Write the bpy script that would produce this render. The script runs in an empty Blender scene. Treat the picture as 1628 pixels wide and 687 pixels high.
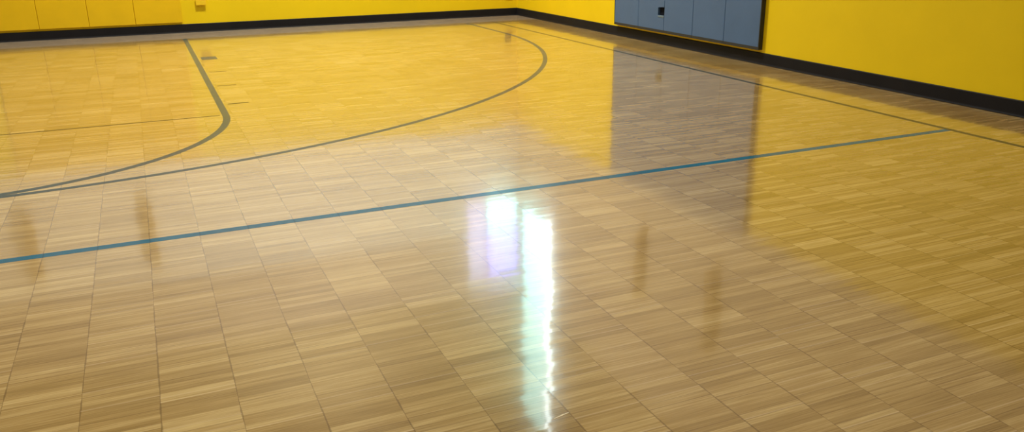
import bpy, bmesh, math, random
from mathutils import Matrix, Vector
random.seed(4)
scn = bpy.context.scene
COL = scn.collection

# ------------------------------------------------------------------ materials
def lin(r, g, b):
    f = lambda c: c/12.92 if c <= 0.04045 else ((c+0.055)/1.055)**2.4
    return (f(r/255), f(g/255), f(b/255), 1)

class NT:
    def __init__(s, name):
        s.m = bpy.data.materials.new(name); s.m.use_nodes = True
        s.t = s.m.node_tree; s.b = s.t.nodes['Principled BSDF']; s.out = s.t.nodes['Material Output']
    def n(s, typ, **kw):
        nd = s.t.nodes.new(typ)
        for k, v in kw.items(): setattr(nd, k, v)
        return nd
    def l(s, a, b): s.t.links.new(a, b)
    def put(s, sock, v):
        if hasattr(v, 'node'): s.l(v, sock)
        else: sock.default_value = v
    def math(s, op, a, b=None, c=None, clamp=False):
        nd = s.n('ShaderNodeMath', operation=op, use_clamp=clamp)
        s.put(nd.inputs[0], a)
        if b is not None: s.put(nd.inputs[1], b)
        if c is not None: s.put(nd.inputs[2], c)
        return nd.outputs[0]
    def vec(s, x, y, z=0.0):
        nd = s.n('ShaderNodeCombineXYZ')
        for i, v in enumerate((x, y, z)): s.put(nd.inputs[i], v)
        return nd.outputs[0]
    def white(s, v):
        nd = s.n('ShaderNodeTexWhiteNoise', noise_dimensions='3D'); s.l(v, nd.inputs['Vector'])
        return nd.outputs['Value'], nd.outputs['Color']
    def noise(s, v, scale, detail=3.0, rough=0.55):
        nd = s.n('ShaderNodeTexNoise'); s.l(v, nd.inputs['Vector'])
        nd.inputs['Scale'].default_value = scale; nd.inputs['Detail'].default_value = detail
        nd.inputs['Roughness'].default_value = rough
        return nd.outputs['Fac']
    def remap(s, v, a, b, c, d):
        nd = s.n('ShaderNodeMapRange'); s.put(nd.inputs[0], v)
        for i, x in enumerate((a, b, c, d)): nd.inputs[i+1].default_value = x
        return nd.outputs[0]
    def mix(s, fac, a, b, blend='MIX'):
        nd = s.n('ShaderNodeMix', data_type='RGBA', blend_type=blend)
        s.put(nd.inputs[0], fac); s.put(nd.inputs[6], a); s.put(nd.inputs[7], b)
        return nd.outputs[2]

def plain(name, col, rough=0.5, spec=0.5, coat=0.0, nscale=6.0, namt=0.06, bump=0.0, bscale=200.0):
    k = NT(name); co = k.n('ShaderNodeTexCoord').outputs['Object']
    f = k.noise(co, nscale, 4.0)
    g = k.remap(f, 0.3, 0.7, 1-namt, 1+namt)
    v = k.n('ShaderNodeHueSaturation'); v.inputs['Color'].default_value = col; k.l(g, v.inputs['Value'])
    k.l(v.outputs[0], k.b.inputs['Base Color'])
    k.b.inputs['Roughness'].default_value = rough
    k.b.inputs['Specular IOR Level'].default_value = spec
    k.b.inputs['Coat Weight'].default_value = coat
    if bump:
        b = k.n('ShaderNodeBump'); b.inputs['Strength'].default_value = bump; b.inputs['Distance'].default_value = 0.002
        k.l(k.noise(co, bscale, 2.0), b.inputs['Height']); k.l(b.outputs[0], k.b.inputs['Normal'])
    return k.m

def emis(name, col, strength):
    k = NT(name)
    k.b.inputs['Base Color'].default_value = (0.6, 0.65, 0.7, 1)
    k.b.inputs['Roughness'].default_value = 0.1
    k.b.inputs['Emission Color'].default_value = col
    k.b.inputs['Emission Strength'].default_value = strength
    return k.m

T0, TS = 0.9253, 0.2271            # first long seam and the width of the parquet columns
VARN_R = 0.055
def varnish(k, coat=0.72, spec=0.5):
    """same glossy varnish on the wood and on the painted lines"""
    b = k.b
    b.inputs['Roughness'].default_value = 0.14
    b.inputs['Specular IOR Level'].default_value = spec
    b.inputs['Coat Weight'].default_value = coat
    b.inputs['Coat IOR'].default_value = 1.5

def tiles(k):
    co = k.n('ShaderNodeTexCoord').outputs['Object']
    s = k.n('ShaderNodeSeparateXYZ'); k.l(co, s.inputs[0]); x, y = s.outputs[0], s.outputs[1]
    # slight waviness of the seams
    wob = k.math('MULTIPLY', k.math('SUBTRACT', k.noise(co, 3.0, 1.0), 0.5), 0.006)
    xs = k.math('DIVIDE', k.math('SUBTRACT', k.math('ADD', x, wob), T0), TS)
    ci = k.math('FLOOR', xs); cf = k.math('FRACT', xs)
    off, _ = k.white(k.vec(ci, 3.3, 1.7))
    ys = k.math('ADD', k.math('DIVIDE', y, TS), off)
    ti = k.math('FLOOR', ys); tf = k.math('FRACT', ys)
    si = k.math('FLOOR', k.math('MULTIPLY', ys, 8.0)); sf = k.math('FRACT', k.math('MULTIPLY', ys, 8.0))
    gi = k.math('FLOOR', k.math('MULTIPLY', ys, 2.66))
    return co, x, y, ci, cf, ti, tf, si, sf, gi

def gloss_normal(k, parts, amt=0.010):
    co, x, y, ci, cf, ti, tf, si, sf, gi = parts
    _, c1 = k.white(k.vec(ci, ti, 0.5)); _, c2 = k.white(k.vec(ci, si, 2.5))
    m = k.n('ShaderNodeVectorMath', operation='SUBTRACT'); k.l(c1, m.inputs[0]); m.inputs[1].default_value = (0.5, 0.5, 0.5)
    m1 = k.n('ShaderNodeVectorMath', operation='SCALE'); k.l(m.outputs[0], m1.inputs[0]); m1.inputs['Scale'].default_value = amt*0.35
    m = k.n('ShaderNodeVectorMath', operation='SUBTRACT'); k.l(c2, m.inputs[0]); m.inputs[1].default_value = (0.5, 0.5, 0.5)
    m2 = k.n('ShaderNodeVectorMath', operation='SCALE'); k.l(m.outputs[0], m2.inputs[0]); m2.inputs['Scale'].default_value = amt*0.65
    g = k.n('ShaderNodeNewGeometry')
    a = k.n('ShaderNodeVectorMath', operation='ADD'); k.l(m1.outputs[0], a.inputs[0]); k.l(m2.outputs[0], a.inputs[1])
    b = k.n('ShaderNodeVectorMath', operation='ADD'); k.l(a.outputs[0], b.inputs[0]); k.l(g.outputs['Normal'], b.inputs[1])
    nn = k.n('ShaderNodeVectorMath', operation='NORMALIZE'); k.l(b.outputs[0], nn.inputs[0])
    bp = k.n('ShaderNodeBump'); bp.inputs['Strength'].default_value = 0.35; bp.inputs['Distance'].default_value = 0.0006
    st = k.vec(k.math('MULTIPLY', x, 14.0), k.math('MULTIPLY', y, 70.0))
    k.l(k.noise(st, 1.0, 3.0), bp.inputs['Height']); k.l(nn.outputs[0], bp.inputs['Normal'])
    k.l(bp.outputs[0], k.b.inputs['Normal'])
    bp2 = k.n('ShaderNodeBump'); bp2.inputs['Strength'].default_value = 0.10; bp2.inputs['Distance'].default_value = 0.0006
    k.l(k.noise(st, 1.0, 2.0), bp2.inputs['Height']); k.l(nn.outputs[0], bp2.inputs['Normal'])
    k.l(bp2.outputs[0], k.b.inputs['Coat Normal'])

def m_floor():
    k = NT('varnished_parquet'); P = tiles(k); co, x, y, ci, cf, ti, tf, si, sf, gi = P
    rs, _ = k.white(k.vec(ci, si, 7.0)); rt, _ = k.white(k.vec(ci, ti, 9.0)); rg, _ = k.white(k.vec(ci, gi, 5.0))
    shift = k.math('MULTIPLY', rs, 40.0)
    grain = k.noise(k.vec(k.math('ADD', k.math('MULTIPLY', x, 5.0), shift), k.math('MULTIPLY', y, 190.0), rs), 1.0, 4.0, 0.6)
    big = k.noise(co, 1.1, 2.0)
    t = k.math('MULTIPLY', k.math('SUBTRACT', rs, 0.5), 0.34)
    t = k.math('ADD', t, k.math('MULTIPLY', k.math('SUBTRACT', rg, 0.5), 0.16))
    t = k.math('ADD', t, k.math('MULTIPLY', k.math('SUBTRACT', rt, 0.5), 0.08))
    t = k.math('ADD', t, k.math('MULTIPLY', k.math('SUBTRACT', grain, 0.5), 1.05))
    t = k.math('ADD', t, k.math('MULTIPLY', k.math('SUBTRACT', big, 0.5), 0.25))
    val = k.math('ADD', t, 0.5, clamp=True)
    ramp = k.n('ShaderNodeValToRGB'); k.l(val, ramp.inputs[0])
    e = ramp.color_ramp.elements
    e[0].position = 0.05; e[0].color = WOOD[0]
    e[1].position = 0.95; e[1].color = WOOD[2]
    m = e.new(0.5); m.color = WOOD[1]
    col = ramp.outputs[0]
    # seams between columns: thin dark joints, their width varies along the seam
    dx = k.math('MINIMUM', cf, k.math('SUBTRACT', 1.0, cf))
    wv = k.remap(k.noise(co, 9.0, 1.0), 0.35, 0.65, 0.004, 0.013)
    g1 = k.math('LESS_THAN', dx, wv)
    # joints between strips: some open
    dy = k.math('MINIMUM', sf, k.math('SUBTRACT', 1.0, sf))
    rj, _ = k.white(k.vec(ci, k.math('ROUND', k.math('MULTIPLY', k.math('ADD', si, sf), 1.0)), 4.0))
    g2 = k.math('MULTIPLY', k.math('LESS_THAN', dy, 0.07), k.math('GREATER_THAN', rj, 0.62))
    col = k.mix(k.math('MULTIPLY', g1, 0.5), col, lin(88, 60, 28))
    col = k.mix(k.math('MULTIPLY', g2, 0.40), col, lin(104, 72, 36))
    # pale worn edges on a few strips
    rk, _ = k.white(k.vec(ci, si, 14.0))
    g3 = k.math('MULTIPLY', k.math('LESS_THAN', sf, 0.2), k.math('GREATER_THAN', rk, 0.86))
    col = k.mix(k.math('MULTIPLY', g3, 0.28), col, lin(232, 204, 160))
    k.l(col, k.b.inputs['Base Color'])
    varnish(k); gloss_normal(k, P)
    rough = k.remap(k.noise(co, 2.0, 2.0), 0.3, 0.7, VARN_R*0.85, VARN_R*1.2)
    k.l(rough, k.b.inputs['Coat Roughness'])
    return k.m
WOOD = (lin(136, 106, 54), lin(176, 143, 84), lin(216, 186, 124))

def m_line(name, col):
    k = NT(name); P = tiles(k); co = P[0]
    f = k.noise(co, 5.0, 4.0)
    v = k.n('ShaderNodeHueSaturation'); v.inputs['Color'].default_value = col
    k.l(k.remap(f, 0.3, 0.7, 0.88, 1.12), v.inputs['Value'])
    c = k.mix(k.math('MULTIPLY', k.math('LESS_THAN', P[4], 0.02), 0.4), v.outputs[0], lin(20, 35, 40))
    k.l(c, k.b.inputs['Base Color'])
    varnish(k, 0.0, 0.12); gloss_normal(k, P); k.b.inputs['Coat Roughness'].default_value = VARN_R
    return k.m

YEL = (0.92, 0.66, 0.006, 1)
M = dict(
    floor=m_floor(),
    line=m_line('teal_court_paint', lin(26, 98, 122)),
    line_grey=m_line('grey_court_paint', lin(50, 72, 78)),
    line_side=m_line('olive_court_paint', lin(62, 66, 58)),
    border=m_line('taupe_border_paint', lin(140, 124, 104)),
    line_dark=m_line('dark_court_paint', lin(66, 60, 40)),
    upper_r=plain('warm_cream_wall_paint', (0.64, 0.55, 0.42, 1), 0.7, 0.3, nscale=1.0, namt=0.03),
    mid=plain('taupe_wall_band', (0.50, 0.43, 0.36, 1), 0.7, 0.3, nscale=1.0, namt=0.05),
    band=plain('tan_wall_panel', (0.34, 0.29, 0.19, 1), 0.7, 0.3, nscale=1.0, namt=0.05),
    wall=plain('yellow_wall_paint', YEL, 0.5, 0.3, nscale=1.5, namt=0.03, bump=0.15, bscale=60),
    upper=plain('cream_wall_paint', (0.82, 0.80, 0.74, 1), 0.7, 0.3, nscale=1.0, namt=0.03),
    wallgrey=plain('rear_wall_paint', (0.28, 0.26, 0.22, 1), 0.7, 0.3),
    ceil=plain('ceiling_paint', (0.35, 0.32, 0.28, 1), 0.8, 0.2),
    yvinyl=plain('yellow_vinyl', (0.88, 0.56, 0.006, 1), 0.42, 0.4, nscale=3, namt=0.04, bump=0.1),
    gvinyl=plain('slate_grey_vinyl', lin(80, 110, 148), 0.45, 0.4, nscale=4, namt=0.05, bump=0.1),
    gedge=plain('dark_mat_edge', lin(58, 58, 54), 0.6, 0.3),
    rubber=plain('black_rubber', lin(30, 29, 31), 0.6, 0.15, nscale=3, namt=0.12),
    ybox=plain('yellow_painted_metal', (0.95, 0.64, 0.02, 1), 0.35, 0.5),
    black=plain('black_plastic', lin(26, 28, 36), 0.8, 0.1),
    lip=plain('pale_grey_plastic', lin(112, 132, 142), 0.5, 0.4),
    alu=plain('window_aluminium', lin(150, 155, 160), 0.4, 0.5),
    wood=plain('dark_post_wood', lin(172, 145, 100), 0.6, 0.3, nscale=8, namt=0.2),
    plate=plain('tarnished_brass', lin(78, 58, 34), 0.6, 0.4, nscale=20, namt=0.15),
    cap=plain('dark_plate_cap', lin(52, 40, 26), 0.7, 0.4),
    scratch=plain('bare_scratched_wood', lin(245, 228, 190), 0.6, 0.3, nscale=60, namt=0.15),
    steel=plain('grey_steel', lin(90, 90, 92), 0.4, 0.5),
    lamp=emis('added_lamp_diffuser', (1, 0.95, 0.86, 1), 3.0),
    sky_c=emis('daylit_pane_cyan', (0.42, 0.96, 0.90, 1), 4.8),
    sky_w=emis('daylit_pane_white', (0.85, 1.0, 1.0, 1), 18.0),
    halo_l=emis('lens_halo_lavender', (0.62, 0.52, 0.95, 1), 2.0),
    halo_v=emis('lens_halo_violet', (0.32, 0.22, 1.0, 1), 4.2),
)

# ------------------------------------------------------------------ mesh helpers
def link(name, bm, mat, parent=None, smooth=False):
    me = bpy.data.meshes.new(name); bmesh.ops.recalc_face_normals(bm, faces=bm.faces)
    bm.to_mesh(me); bm.free()
    if smooth:
        for p in me.polygons: p.use_smooth = True
    me.materials.append(mat)
    o = bpy.data.objects.new(name, me); COL.objects.link(o)
    if parent: o.parent = parent
    return o
def box(bm, x0, x1, y0, y1, z0, z1, bev=0.0, seg=2):
    r = bmesh.ops.create_cube(bm, size=1)['verts']
    for v in r:
        v.co = Vector((x0 if v.co.x < 0 else x1, y0 if v.co.y < 0 else y1, z0 if v.co.z < 0 else z1))
    if bev:
        es = list({e for v in r for e in v.link_edges})
        bmesh.ops.bevel(bm, geom=es, offset=bev, segments=seg, profile=0.6, affect='EDGES')
def bxo(name, dims, mat, parent=None, bev=0.0, seg=2):
    bm = bmesh.new(); box(bm, *dims, bev=bev, seg=seg); return link(name, bm, mat, parent)
def prism(bm, pts, place):
    """polygon pts (u,v), place(u,v,w) -> xyz, w in 0..1"""
    a = [bm.verts.new(place(u, v, 0)) for u, v in pts]; b = [bm.verts.new(place(u, v, 1)) for u, v in pts]
    n = len(pts)
    bm.faces.new(a); bm.faces.new(b[::-1])
    for i in range(n): bm.faces.new((a[i], b[i], b[(i+1) % n], a[(i+1) % n]))
def tag(o, label, cat, group=None):
    o['label'] = label; o['category'] = cat
    if group: o['group'] = group
    return o
def struct(o): o['kind'] = 'structure'; return o
def empty(name, loc):
    o = bpy.data.objects.new(name, None); COL.objects.link(o); o.location = loc; o.empty_display_size = 0.1
    return o
def put(o, par):            # parent while keeping the mesh where it was built
    o.parent = par; o.matrix_parent_inverse = Matrix.Translation(-Vector(par.location)); return o

XL, XR, YB, YF, H = -9.0, 7.30, 0.84, -20.0, 9.0
DADO = 1.95
BAND = 5.15
MID = 3.95

# ------------------------------------------------------------------ shell
floor = struct(bxo('floor', (XL-.1, XR+.1, YF-.1, YB+.1, -0.1, 0.0), M['floor']))
floor['label'] = 'glossy varnished strip parquet gym floor with painted court lines'

# back wall, opening for window_2 ; right wall, opening for window_1
W1 = (-0.52, 0.82, 3.45, 7.9)     # y0,y1,z0,z1 on the right wall
W2 = (6.25, 7.29, 3.35, 4.90)     # x0,x1,z0,z1 on the back wall
def wall_back():
    bm = bmesh.new(); y0, y1 = YB, YB+0.2
    box(bm, XL-.2, XR+.2, y0, y1, -0.1, DADO)
    w = link('wall_back', bm, M['wall']); struct(w)
    bm = bmesh.new()
    box(bm, XL-.2, W2[0], y0, y1, DADO, BAND); box(bm, W2[1], XR+.2, y0, y1, DADO, BAND)
    box(bm, W2[0], W2[1], y0, y1, DADO, W2[2]); box(bm, W2[0], W2[1], y0, y1, W2[3], BAND)
    link('upper_wall', bm, M['upper'], w)
    bm = bmesh.new(); box(bm, XL, W2[0]-.02, YB-.012, YB, MID, BAND); link('wall_band', bm, M['mid'], w)
    bm = bmesh.new(); box(bm, XL-.2, XR+.2, y0, y1, BAND, H); link('wall_panel', bm, M['band'], w); return w
def wall_right():
    bm = bmesh.new(); x0, x1 = XR, XR+0.2
    box(bm, x0, x1, YF-.2, YB, -0.1, DADO)
    w = link('wall_right', bm, M['wall']); struct(w)
    bm = bmesh.new()
    box(bm, x0, x1, YF-.2, W1[0], DADO, BAND); box(bm, x0, x1, W1[1], YB, DADO, BAND)
    box(bm, x0, x1, W1[0], W1[1], DADO, W1[2]); link('upper_wall', bm, M['upper_r'], w)
    bm = bmesh.new(); box(bm, XR-.012, XR, YF, W1[0]-.02, MID, BAND); link('wall_band', bm, M['mid'], w)
    bm = bmesh.new(); box(bm, x0, x1, YF-.2, W1[0], BAND, H); box(bm, x0, x1, W1[1], YB, BAND, H)
    box(bm, x0, x1, W1[0], W1[1], W1[3], H); link('wall_panel', bm, M['band'], w); return w
wall_back(); wall_right()
struct(bxo('wall_left', (XL-.2, XL, YF-.2, YB, -0.1, H), M['wallgrey']))
struct(bxo('wall_front', (XL, XR, YF-.2, YF, -0.1, H), M['wallgrey']))
struct(bxo('ceiling', (XL-.2, XR+.2, YF-.2, YB+.2, H, H+.15), M['ceil']))

# rubber cove base: a tall face with a rounded toe on the floor
def cove(name, place, length):
    h, t, toe = 0.125, 0.010, 0.018
    prof = [(0, 0), (toe, 0), (toe, 0.006)]
    for i in range(7):
        a = math.pi/2*i/6
        prof.append((t+0.008*(1-math.sin(a)), 0.006+0.020*(1-math.cos(a))))
    prof += [(t, h-0.006), (t*0.4, h), (0, h)]
    bm = bmesh.new(); prism(bm, prof, place); return struct(link(name, bm, M['rubber']))
cove('baseboard_back', lambda u, v, w: (XL + w*(XR-XL), YB-u, v), 1)
cove('baseboard_right', lambda u, v, w: (XR-u, YF + w*(YB-0.001-YF), v), 1)

# windows high in the corner (seen only as the bright streak mirrored in the floor); violet tints are added lens halo
def window(name, kind, a0, a1, z0, z1, panes, mull):
    def pl(u, d, z):       # u along the wall, d depth out of the room
        return (XR+d, u, z) if kind == 'R' else (u, YB+d, z)
    bm = bmesh.new()
    def bar(u0, u1, za, zb, d0=0.03, d1=0.13):
        p = pl(u0, d0, za); q = pl(u1, d1, zb)
        box(bm, min(p[0], q[0]), max(p[0], q[0]), min(p[1], q[1]), max(p[1], q[1]), za, zb)
    f = 0.015
    bar(a0, a1, z0, z0+f); bar(a0, a1, z1-f, z1); bar(a0, a0+f, z0+f, z1-f); bar(a1-f, a1, z0+f, z1-f)
    for (u0, u1, za, zb) in mull: bar(u0, u1, za, zb, 0.04, 0.12)
    fr = struct(link(name, bm, M['alu']))
    for (u0, u1, za, zb, mt) in panes:
        bm = bmesh.new(); p = pl(u0, 0.07, za); q = pl(u1, 0.085, zb)
        box(bm, min(p[0], q[0]), max(p[0], q[0]), min(p[1], q[1]), max(p[1], q[1]), za, zb)
        link('pane', bm, M[mt], fr)
    return fr
f = 0.015
window('window_1', 'R', *W1, [(-0.22, W1[1]-f, W1[2]+f, W1[3]-f, 'sky_c'), (W1[0]+f, -0.24, W1[2]+f, W1[3]-f, 'sky_w')],
       [(-0.24, -0.22, W1[2]+f, W1[3]-f)])
window('window_2', 'B', *W2, [(6.66, W2[1]-f, W2[2]+f, 3.86, 'sky_c'), (6.66, W2[1]-f, 3.88, W2[3]-f, 'halo_v'), (W2[0]+f, 6.64, W2[2]+f, W2[3]-f, 'halo_l')],  # violet and lavender panes are made up, glowing to imitate lens halo
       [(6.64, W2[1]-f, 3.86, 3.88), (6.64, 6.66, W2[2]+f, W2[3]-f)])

# ------------------------------------------------------------------ court markings (paint on the floor)
PZ = 0.0004
def strip_path(name, pts, w, mat, label):
    bm = bmesh.new(); L = []; R = []
    n = len(pts)
    for i, p in enumerate(pts):
        a = Vector(pts[max(i-1, 0)]); b = Vector(pts[min(i+1, n-1)]); d = (b-a).normalized(); nn = Vector((-d.y, d.x))
        L.append(Vector(p)+nn*w/2); R.append(Vector(p)-nn*w/2)
    vl = [[bm.verts.new((q.x, q.y, z)) for q in S] for S in (L, R) for z in (PZ, -0.002)]
    lt, lb, rt, rb = vl
    for i in range(n-1):
        bm.faces.new((lt[i], rt[i], rt[i+1], lt[i+1])); bm.faces.new((lb[i], lb[i+1], rb[i+1], rb[i]))
        bm.faces.new((lt[i], lt[i+1], lb[i+1], lb[i])); bm.faces.new((rt[i], rb[i], rb[i+1], rt[i+1]))
    bm.faces.new((lt[0], lb[0], rb[0], rt[0])); bm.faces.new((lt[-1], rt[-1], rb[-1], lb[-1]))
    o = link(name, bm, mat, floor); o['label'] = label
    return o
bb = bxo('baseline_border', (XL, XR-.02, 0.0, YB-.02, -.001, .0003), M['border'], floor); bb['label'] = 'plain greyish border band between the court and the back wall'
LW = 1.782; FT = -5.79; LWID = 0.05
# lane line running into the free throw circle
pts = [(LW, 0.0 - 0.02)] + [(LW, -0.5*i) for i in range(1, 12)]
ncirc = 72
circ = [(LW*math.cos(a), FT - LW*math.sin(a)) for a in [math.pi*i/ncirc for i in range(ncirc+1)]]
pts = pts + circ + [(-LW, -0.5*i) for i in range(11, 0, -1)] + [(-LW, -0.02)]
strip_path('key_line', pts, 0.056, M['line_grey'], 'wide grey line along the lane curving into the free throw circle')
strip_path('free_throw_line', [(-LW+0.06, FT), (LW-0.045, FT)], 0.026, M['line_dark'], 'thin dark straight line across the lane')
R3, Y3 = 6.031, -1.563
pts = [(R3, -0.02), (R3, -0.8)] + [(R3*math.cos(a), Y3 - R3*math.sin(a)) for a in [math.pi*i/160 for i in range(161)]] + [(-R3, -0.8), (-R3, -0.02)]
strip_path('three_point_line', pts, 0.05, M['line_grey'], 'long grey arc sweeping from the back wall around the lane')
strip_path('side_line', [(6.477, -0.02), (6.477, -19)], 0.045, M['line_side'], 'thin grey line running beside the right wall')
strip_path('division_line', [(-8.0, -8.714), (6.455, -8.714)], 0.056, M['line'], 'teal straight line crossing the middle of the floor')
for (y, w) in ((2.235, 0.27), (3.375, 0.03), (4.32, 0.03), (5.315, 0.04)):
    for s in (1, -1):
        if s < 0: continue
        strip_path('lane_mark', [(s*1.845, -y), (s*2.02, -y)], w, M['line_grey'] if w > .1 else M['line_dark'],
                   'broad grey block beside the lane' if w > .1 else 'short thin dark mark beside the lane')
bm = bmesh.new(); prism(bm, [(0, 0), (.03, .006), (.055, .012), (.056, .015), (.03, .011), (.0, .003)],
                        lambda u, v, w: (2.232+u*1.0, -10.905+v, -0.001+w*0.0016))
SCR = link('scratch', bm, M['scratch'], floor); SCR['label'] = 'tiny pale scratch in the varnish'

# ------------------------------------------------------------------ wall mats
def mat_panel(name, mat, place, w, h, t, notch=None, edge=None):
    """padded panel: a vinyl cushion with rounded edges over a thin backing board"""
    bm = bmesh.new()
    if notch:
        n0, n1 = notch
        pts = [(0.0015, 0.0), (w-0.0015, 0.0), (w-0.0015, n0[1]), (n0[0], n0[1]), (n0[0], n1[1]), (w-0.0015, n1[1]), (w-0.0015, h), (0.0015, h)]
    else:
        pts = [(0.0015, 0), (w-0.0015, 0), (w-0.0015, h), (0.0015, h)]
    prism(bm, pts, lambda u, v, k: place(u, v, 0.012 + k*(t-0.012)))
    es = [e for e in bm.edges]
    bmesh.ops.bevel(bm, geom=es, offset=0.007, segments=3, profile=0.5, affect='EDGES')
    return bm
tg = 0.05
yvin_spans = [(-0.70, -0.08), (-0.08, 0.56), (0.56, 1.175), (1.175, 1.82)]
ylab = ['flat yellow wall pad on the back wall, leftmost, cut off by the photo edge',
        'flat yellow wall pad on the back wall, second from the left',
        'flat yellow wall pad on the back wall, third from the left',
        'flat yellow wall pad on the back wall, rightmost, nearest the small yellow box']
for (a, b), lb in zip(yvin_spans, ylab):
    r = empty('wall_pad', ((a+b)/2, YB, 0.15)); tag(r, lb, 'wall pad', 'yellow wall pads on the back wall')
    pl = lambda u, v, d, a=a: (a+u, YB-d, 0.15+v)
    put(link('cushion', mat_panel('cushion', None, pl, b-a, 1.80, 0.022), M['yvinyl']), r)
    put(bxo('backing_board', (a+.006, b-.006, YB-.013, YB, .152, 1.945), M['wood']), r)

g0 = -2.61; gw = 0.606
glab = ['slate grey wall pad at the left end of the grey row on the right wall',
        'slate grey wall pad with a small square cutout, second from the left',
        'slate grey wall pad in the middle of the grey row, right of the cutout',
        'slate grey wall pad, fourth from the left in the row of grey pads',
        'slate grey wall pad at the right end of the row, its dark side edge showing']
for i, lb in enumerate(glab):
    y1 = g0 - i*gw
    r = empty('wall_pad', (XR, y1-gw/2, 0.18)); tag(r, lb, 'wall pad', 'grey wall pads on the right wall')
    pl = lambda u, v, d, y1=y1: (XR-d, y1-u, 0.18+v)
    nt = ((gw-0.145, 0.18), (gw, 0.285)) if i == 1 else None
    put(link('cushion', mat_panel('cushion', None, pl, gw, 1.80, tg, notch=nt), M['gvinyl']), r)
    bm = bmesh.new()
    if i == 1:
        prism(bm, [(.004, -.006), (gw-.004, -.006), (gw-.004, .175), (gw-.150, .175), (gw-.150, .29), (gw-.004, .29), (gw-.004, 1.8), (.004, 1.8)], lambda u, v, k: pl(u, v, k*.013))
    else:
        prism(bm, [(.004, -.006), (gw-.004, -.006), (gw-.004, 1.8), (.004, 1.8)], lambda u, v, k: pl(u, v, k*.013))
    put(link('backing_board', bm, M['gedge']), r)
    put(bxo('bottom_shade_strip', (XR-tg-.004, XR-.014, y1-gw+.001, y1-.001, .154, .186), M['gedge'], bev=.002), r)  # dark strips on bottom and outer sides carry the shade of the pad edges
    if i == 4: put(bxo('side_shade_strip', (XR-tg-.003, XR-.001, y1-gw-.006, y1-gw+.006, .154, 1.98), M['gedge'], bev=.002), r)
    if i == 0: put(bxo('side_shade_strip', (XR-tg-.003, XR-.001, y1-.004, y1+.006, .154, 1.98), M['gedge'], bev=.002), r)
    if i == 1:
        q = bxo('cutout_lip', (XR-tg-.004, XR-.02, y1-gw+.004, y1-gw+.135, .342, .362), M['lip'], bev=.002); put(q, r)
        q['label'] = 'pale lip under the cutout'
# dark socket seen through the cutout
r = empty('wall_socket', (XR, -3.775, .41)); tag(r, 'small black socket showing in the cutout of the grey wall pad', 'socket')
put(bxo('socket_box', (XR-.014, XR, -3.818, -3.674, .352, .472), M['black'], bev=.002), r)
put(bxo('socket_face', (XR-.020, XR-.014, -3.810, -3.684, .364, .462), M['black'], bev=.001), r)

# small yellow box on the back wall
r = empty('junction_box', (2.11, YB, .40)); tag(r, 'small yellow painted electrical box on the back wall beside the pads', 'electrical box')
put(bxo('box_body', (2.045, 2.175, YB-.028, YB, .40, .52), M['ybox'], bev=.006), r)
put(bxo('cover_plate', (2.038, 2.182, YB-.033, YB-.028, .393, .527), M['ybox'], bev=.002), r)
put(bxo('cover_screw', (2.105, 2.115, YB-.035, YB-.033, .455, .465), M['ybox'], bev=.001), r)

# second small box, low on the back wall by the corner (its reflection shows in the floor)
r = empty('junction_box', (7.11, YB, .34)); tag(r, 'small brown electrical box low on the back wall right by the corner', 'electrical box')
put(bxo('box_body', (7.06, 7.16, YB-.028, YB, .345, .435), M['plate'], bev=.006), r)
put(bxo('cover_plate', (7.054, 7.166, YB-.033, YB-.028, .339, .441), M['cap'], bev=.002), r)

# wall posts high on the walls, known from their reflections
def post(loc, along, lb):
    x, y = loc
    r = empty('wall_post', (x, y, 2.6)); tag(r, lb, 'wall post', 'upright posts high on the walls')
    def pb(nm, u0, u1, d0, d1, z0, z1, mt):
        if along == 'x': return put(bxo(nm, (x+u0, x+u1, YB-d1, YB-d0, z0, z1), M[mt], bev=.004), r)
        return put(bxo(nm, (XR-d1, XR-d0, y+u0, y+u1, z0, z1), M[mt], bev=.004), r)
    pb('upright', -.075, .075, 0, .09, 2.62, 3.60, 'wood')
    pb('bracket_arm', -.04, .04, .09, .16, 3.05, 3.15, 'wood')
    pb('bracket_arm', -.04, .04, .09, .16, 3.45, 3.55, 'wood')
post((-0.72, YB), 'x', 'dark wooden post high on the back wall above the pads, left one')
post((0.93, YB), 'x', 'dark wooden post high on the back wall above the pads, right one')
post((XR, -3.50), 'y', 'dark wooden post high on the right wall above the grey pads, far one')
post((XR, -5.14), 'y', 'dark wooden post high on the right wall above the grey pads, near one')

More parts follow.
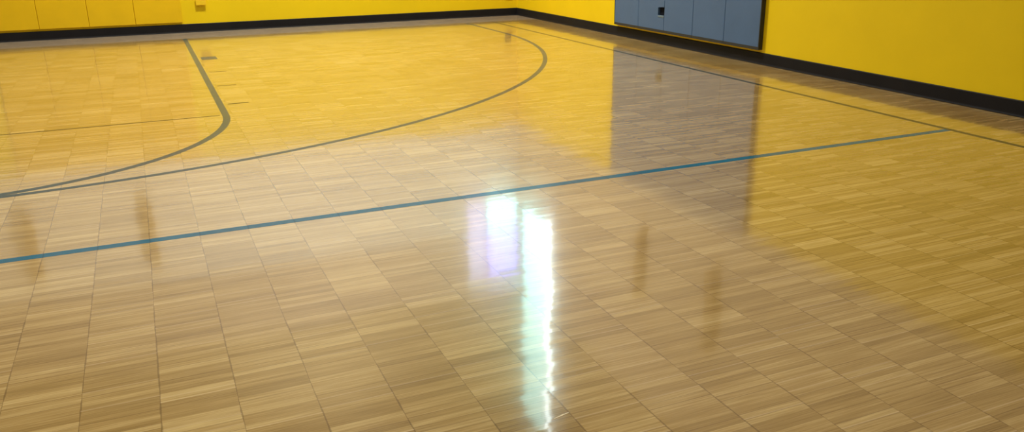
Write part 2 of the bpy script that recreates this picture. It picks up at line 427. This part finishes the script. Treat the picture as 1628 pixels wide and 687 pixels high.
# ------------------------------------------------------------------ unseen ceiling lamps, added to light the hall
ADDED_LAMPS = [(x, y, 1.0) for x in (-5.5, -1.0, 3.5) for y in (-2.0, -6.5, -11.0, -15.5)]
i = 0
for (x, y, k) in ADDED_LAMPS:
    r = empty('added_ceiling_lamp', (x, y, H-.25))
    side = {-5.5: 'left', -1.0: 'middle', 3.5: 'right'}[x]; row = {-2.0: 'nearest the back wall', -6.5: 'second from the back wall', -11.0: 'third from the back wall', -15.5: 'farthest from the back wall'}[y]
    tag(r, 'added unseen round gym lamp in the %s row, %s' % (side, row), 'ceiling lamp', 'added round lamps under the ceiling')
    bm = bmesh.new(); bmesh.ops.create_cone(bm, cap_ends=False, segments=32, radius1=.28, radius2=.07, depth=.22, matrix=Matrix.Translation((x, y, H-.18)))
    put(link('lamp_shade', bm, M['steel'], smooth=True), r)
    bm = bmesh.new(); bmesh.ops.create_cone(bm, cap_ends=True, segments=32, radius1=.26, radius2=.26, depth=.01, matrix=Matrix.Translation((x, y, H-.28)))
    put(link('diffuser', bm, M['lamp']), r)
    bm = bmesh.new(); bmesh.ops.create_cone(bm, cap_ends=True, segments=12, radius1=.012, radius2=.012, depth=.08, matrix=Matrix.Translation((x, y, H-.04)))
    put(link('stem', bm, M['steel']), r)

def area(name, loc, size, power, col, rot=(0, 0, 0), sy=None):
    l = bpy.data.lights.new(name, 'AREA'); l.shape = 'RECTANGLE' if sy else 'DISK'; l.size = size
    if sy: l.size_y = sy
    l.energy = power; l.color = col; l.spread = math.radians(132)
    o = bpy.data.objects.new(name, l); COL.objects.link(o); o.location = loc; o.rotation_euler = rot
    return o
WARM = (1.0, 0.98, 0.90)
for (x, y, k) in ADDED_LAMPS:
    p = {(3.5, -2.0): 570, (3.5, -6.5): 40, (-1.0, -11.0): 110, (-5.5, -11.0): 120, (-1.0, -2.0): 60, (-1.0, -6.5): 70, (-5.5, -2.0): 20}.get((x, y), 6)  # power set lamp by lamp to steer brightness over floor and walls
    area('added_lamp_light', (x, y, H-.30), .5, p, WARM)

# ------------------------------------------------------------------ world, camera
w = bpy.data.worlds.new('World'); scn.world = w; w.use_nodes = True
w.node_tree.nodes['Background'].inputs[0].default_value = (0.7, 0.85, 1, 1)
w.node_tree.nodes['Background'].inputs[1].default_value = 1.0

FPX = 1325.91
right = Vector((0.9169543479767696, -0.3988215054209914, -0.011667499313543236))
up = Vector((0.13890279230842212, 0.2916734557972713, 0.9463786818563702))
fwd = Vector((0.3740330707509975, 0.8694066953946303, -0.3228486642183422))
mt = Matrix.Identity(4)
for r_ in range(3):
    mt[r_][0] = right[r_]; mt[r_][1] = up[r_]; mt[r_][2] = -fwd[r_]
mt.translation = Vector((1.266676, -12.848148, 1.383153))
cd = bpy.data.cameras.new('Camera'); cam = bpy.data.objects.new('Camera', cd); COL.objects.link(cam)
cam.matrix_world = mt; cd.sensor_fit = 'HORIZONTAL'; cd.sensor_width = 36; cd.lens = 36*FPX/1628
cd.clip_start = .05; cd.clip_end = 200
scn.camera = cam
scn.view_settings.view_transform = 'Standard'; scn.view_settings.look = 'None'
scn.view_settings.gamma = 1; scn.view_settings.use_curve_mapping = False
scn.view_settings.exposure = 0.0
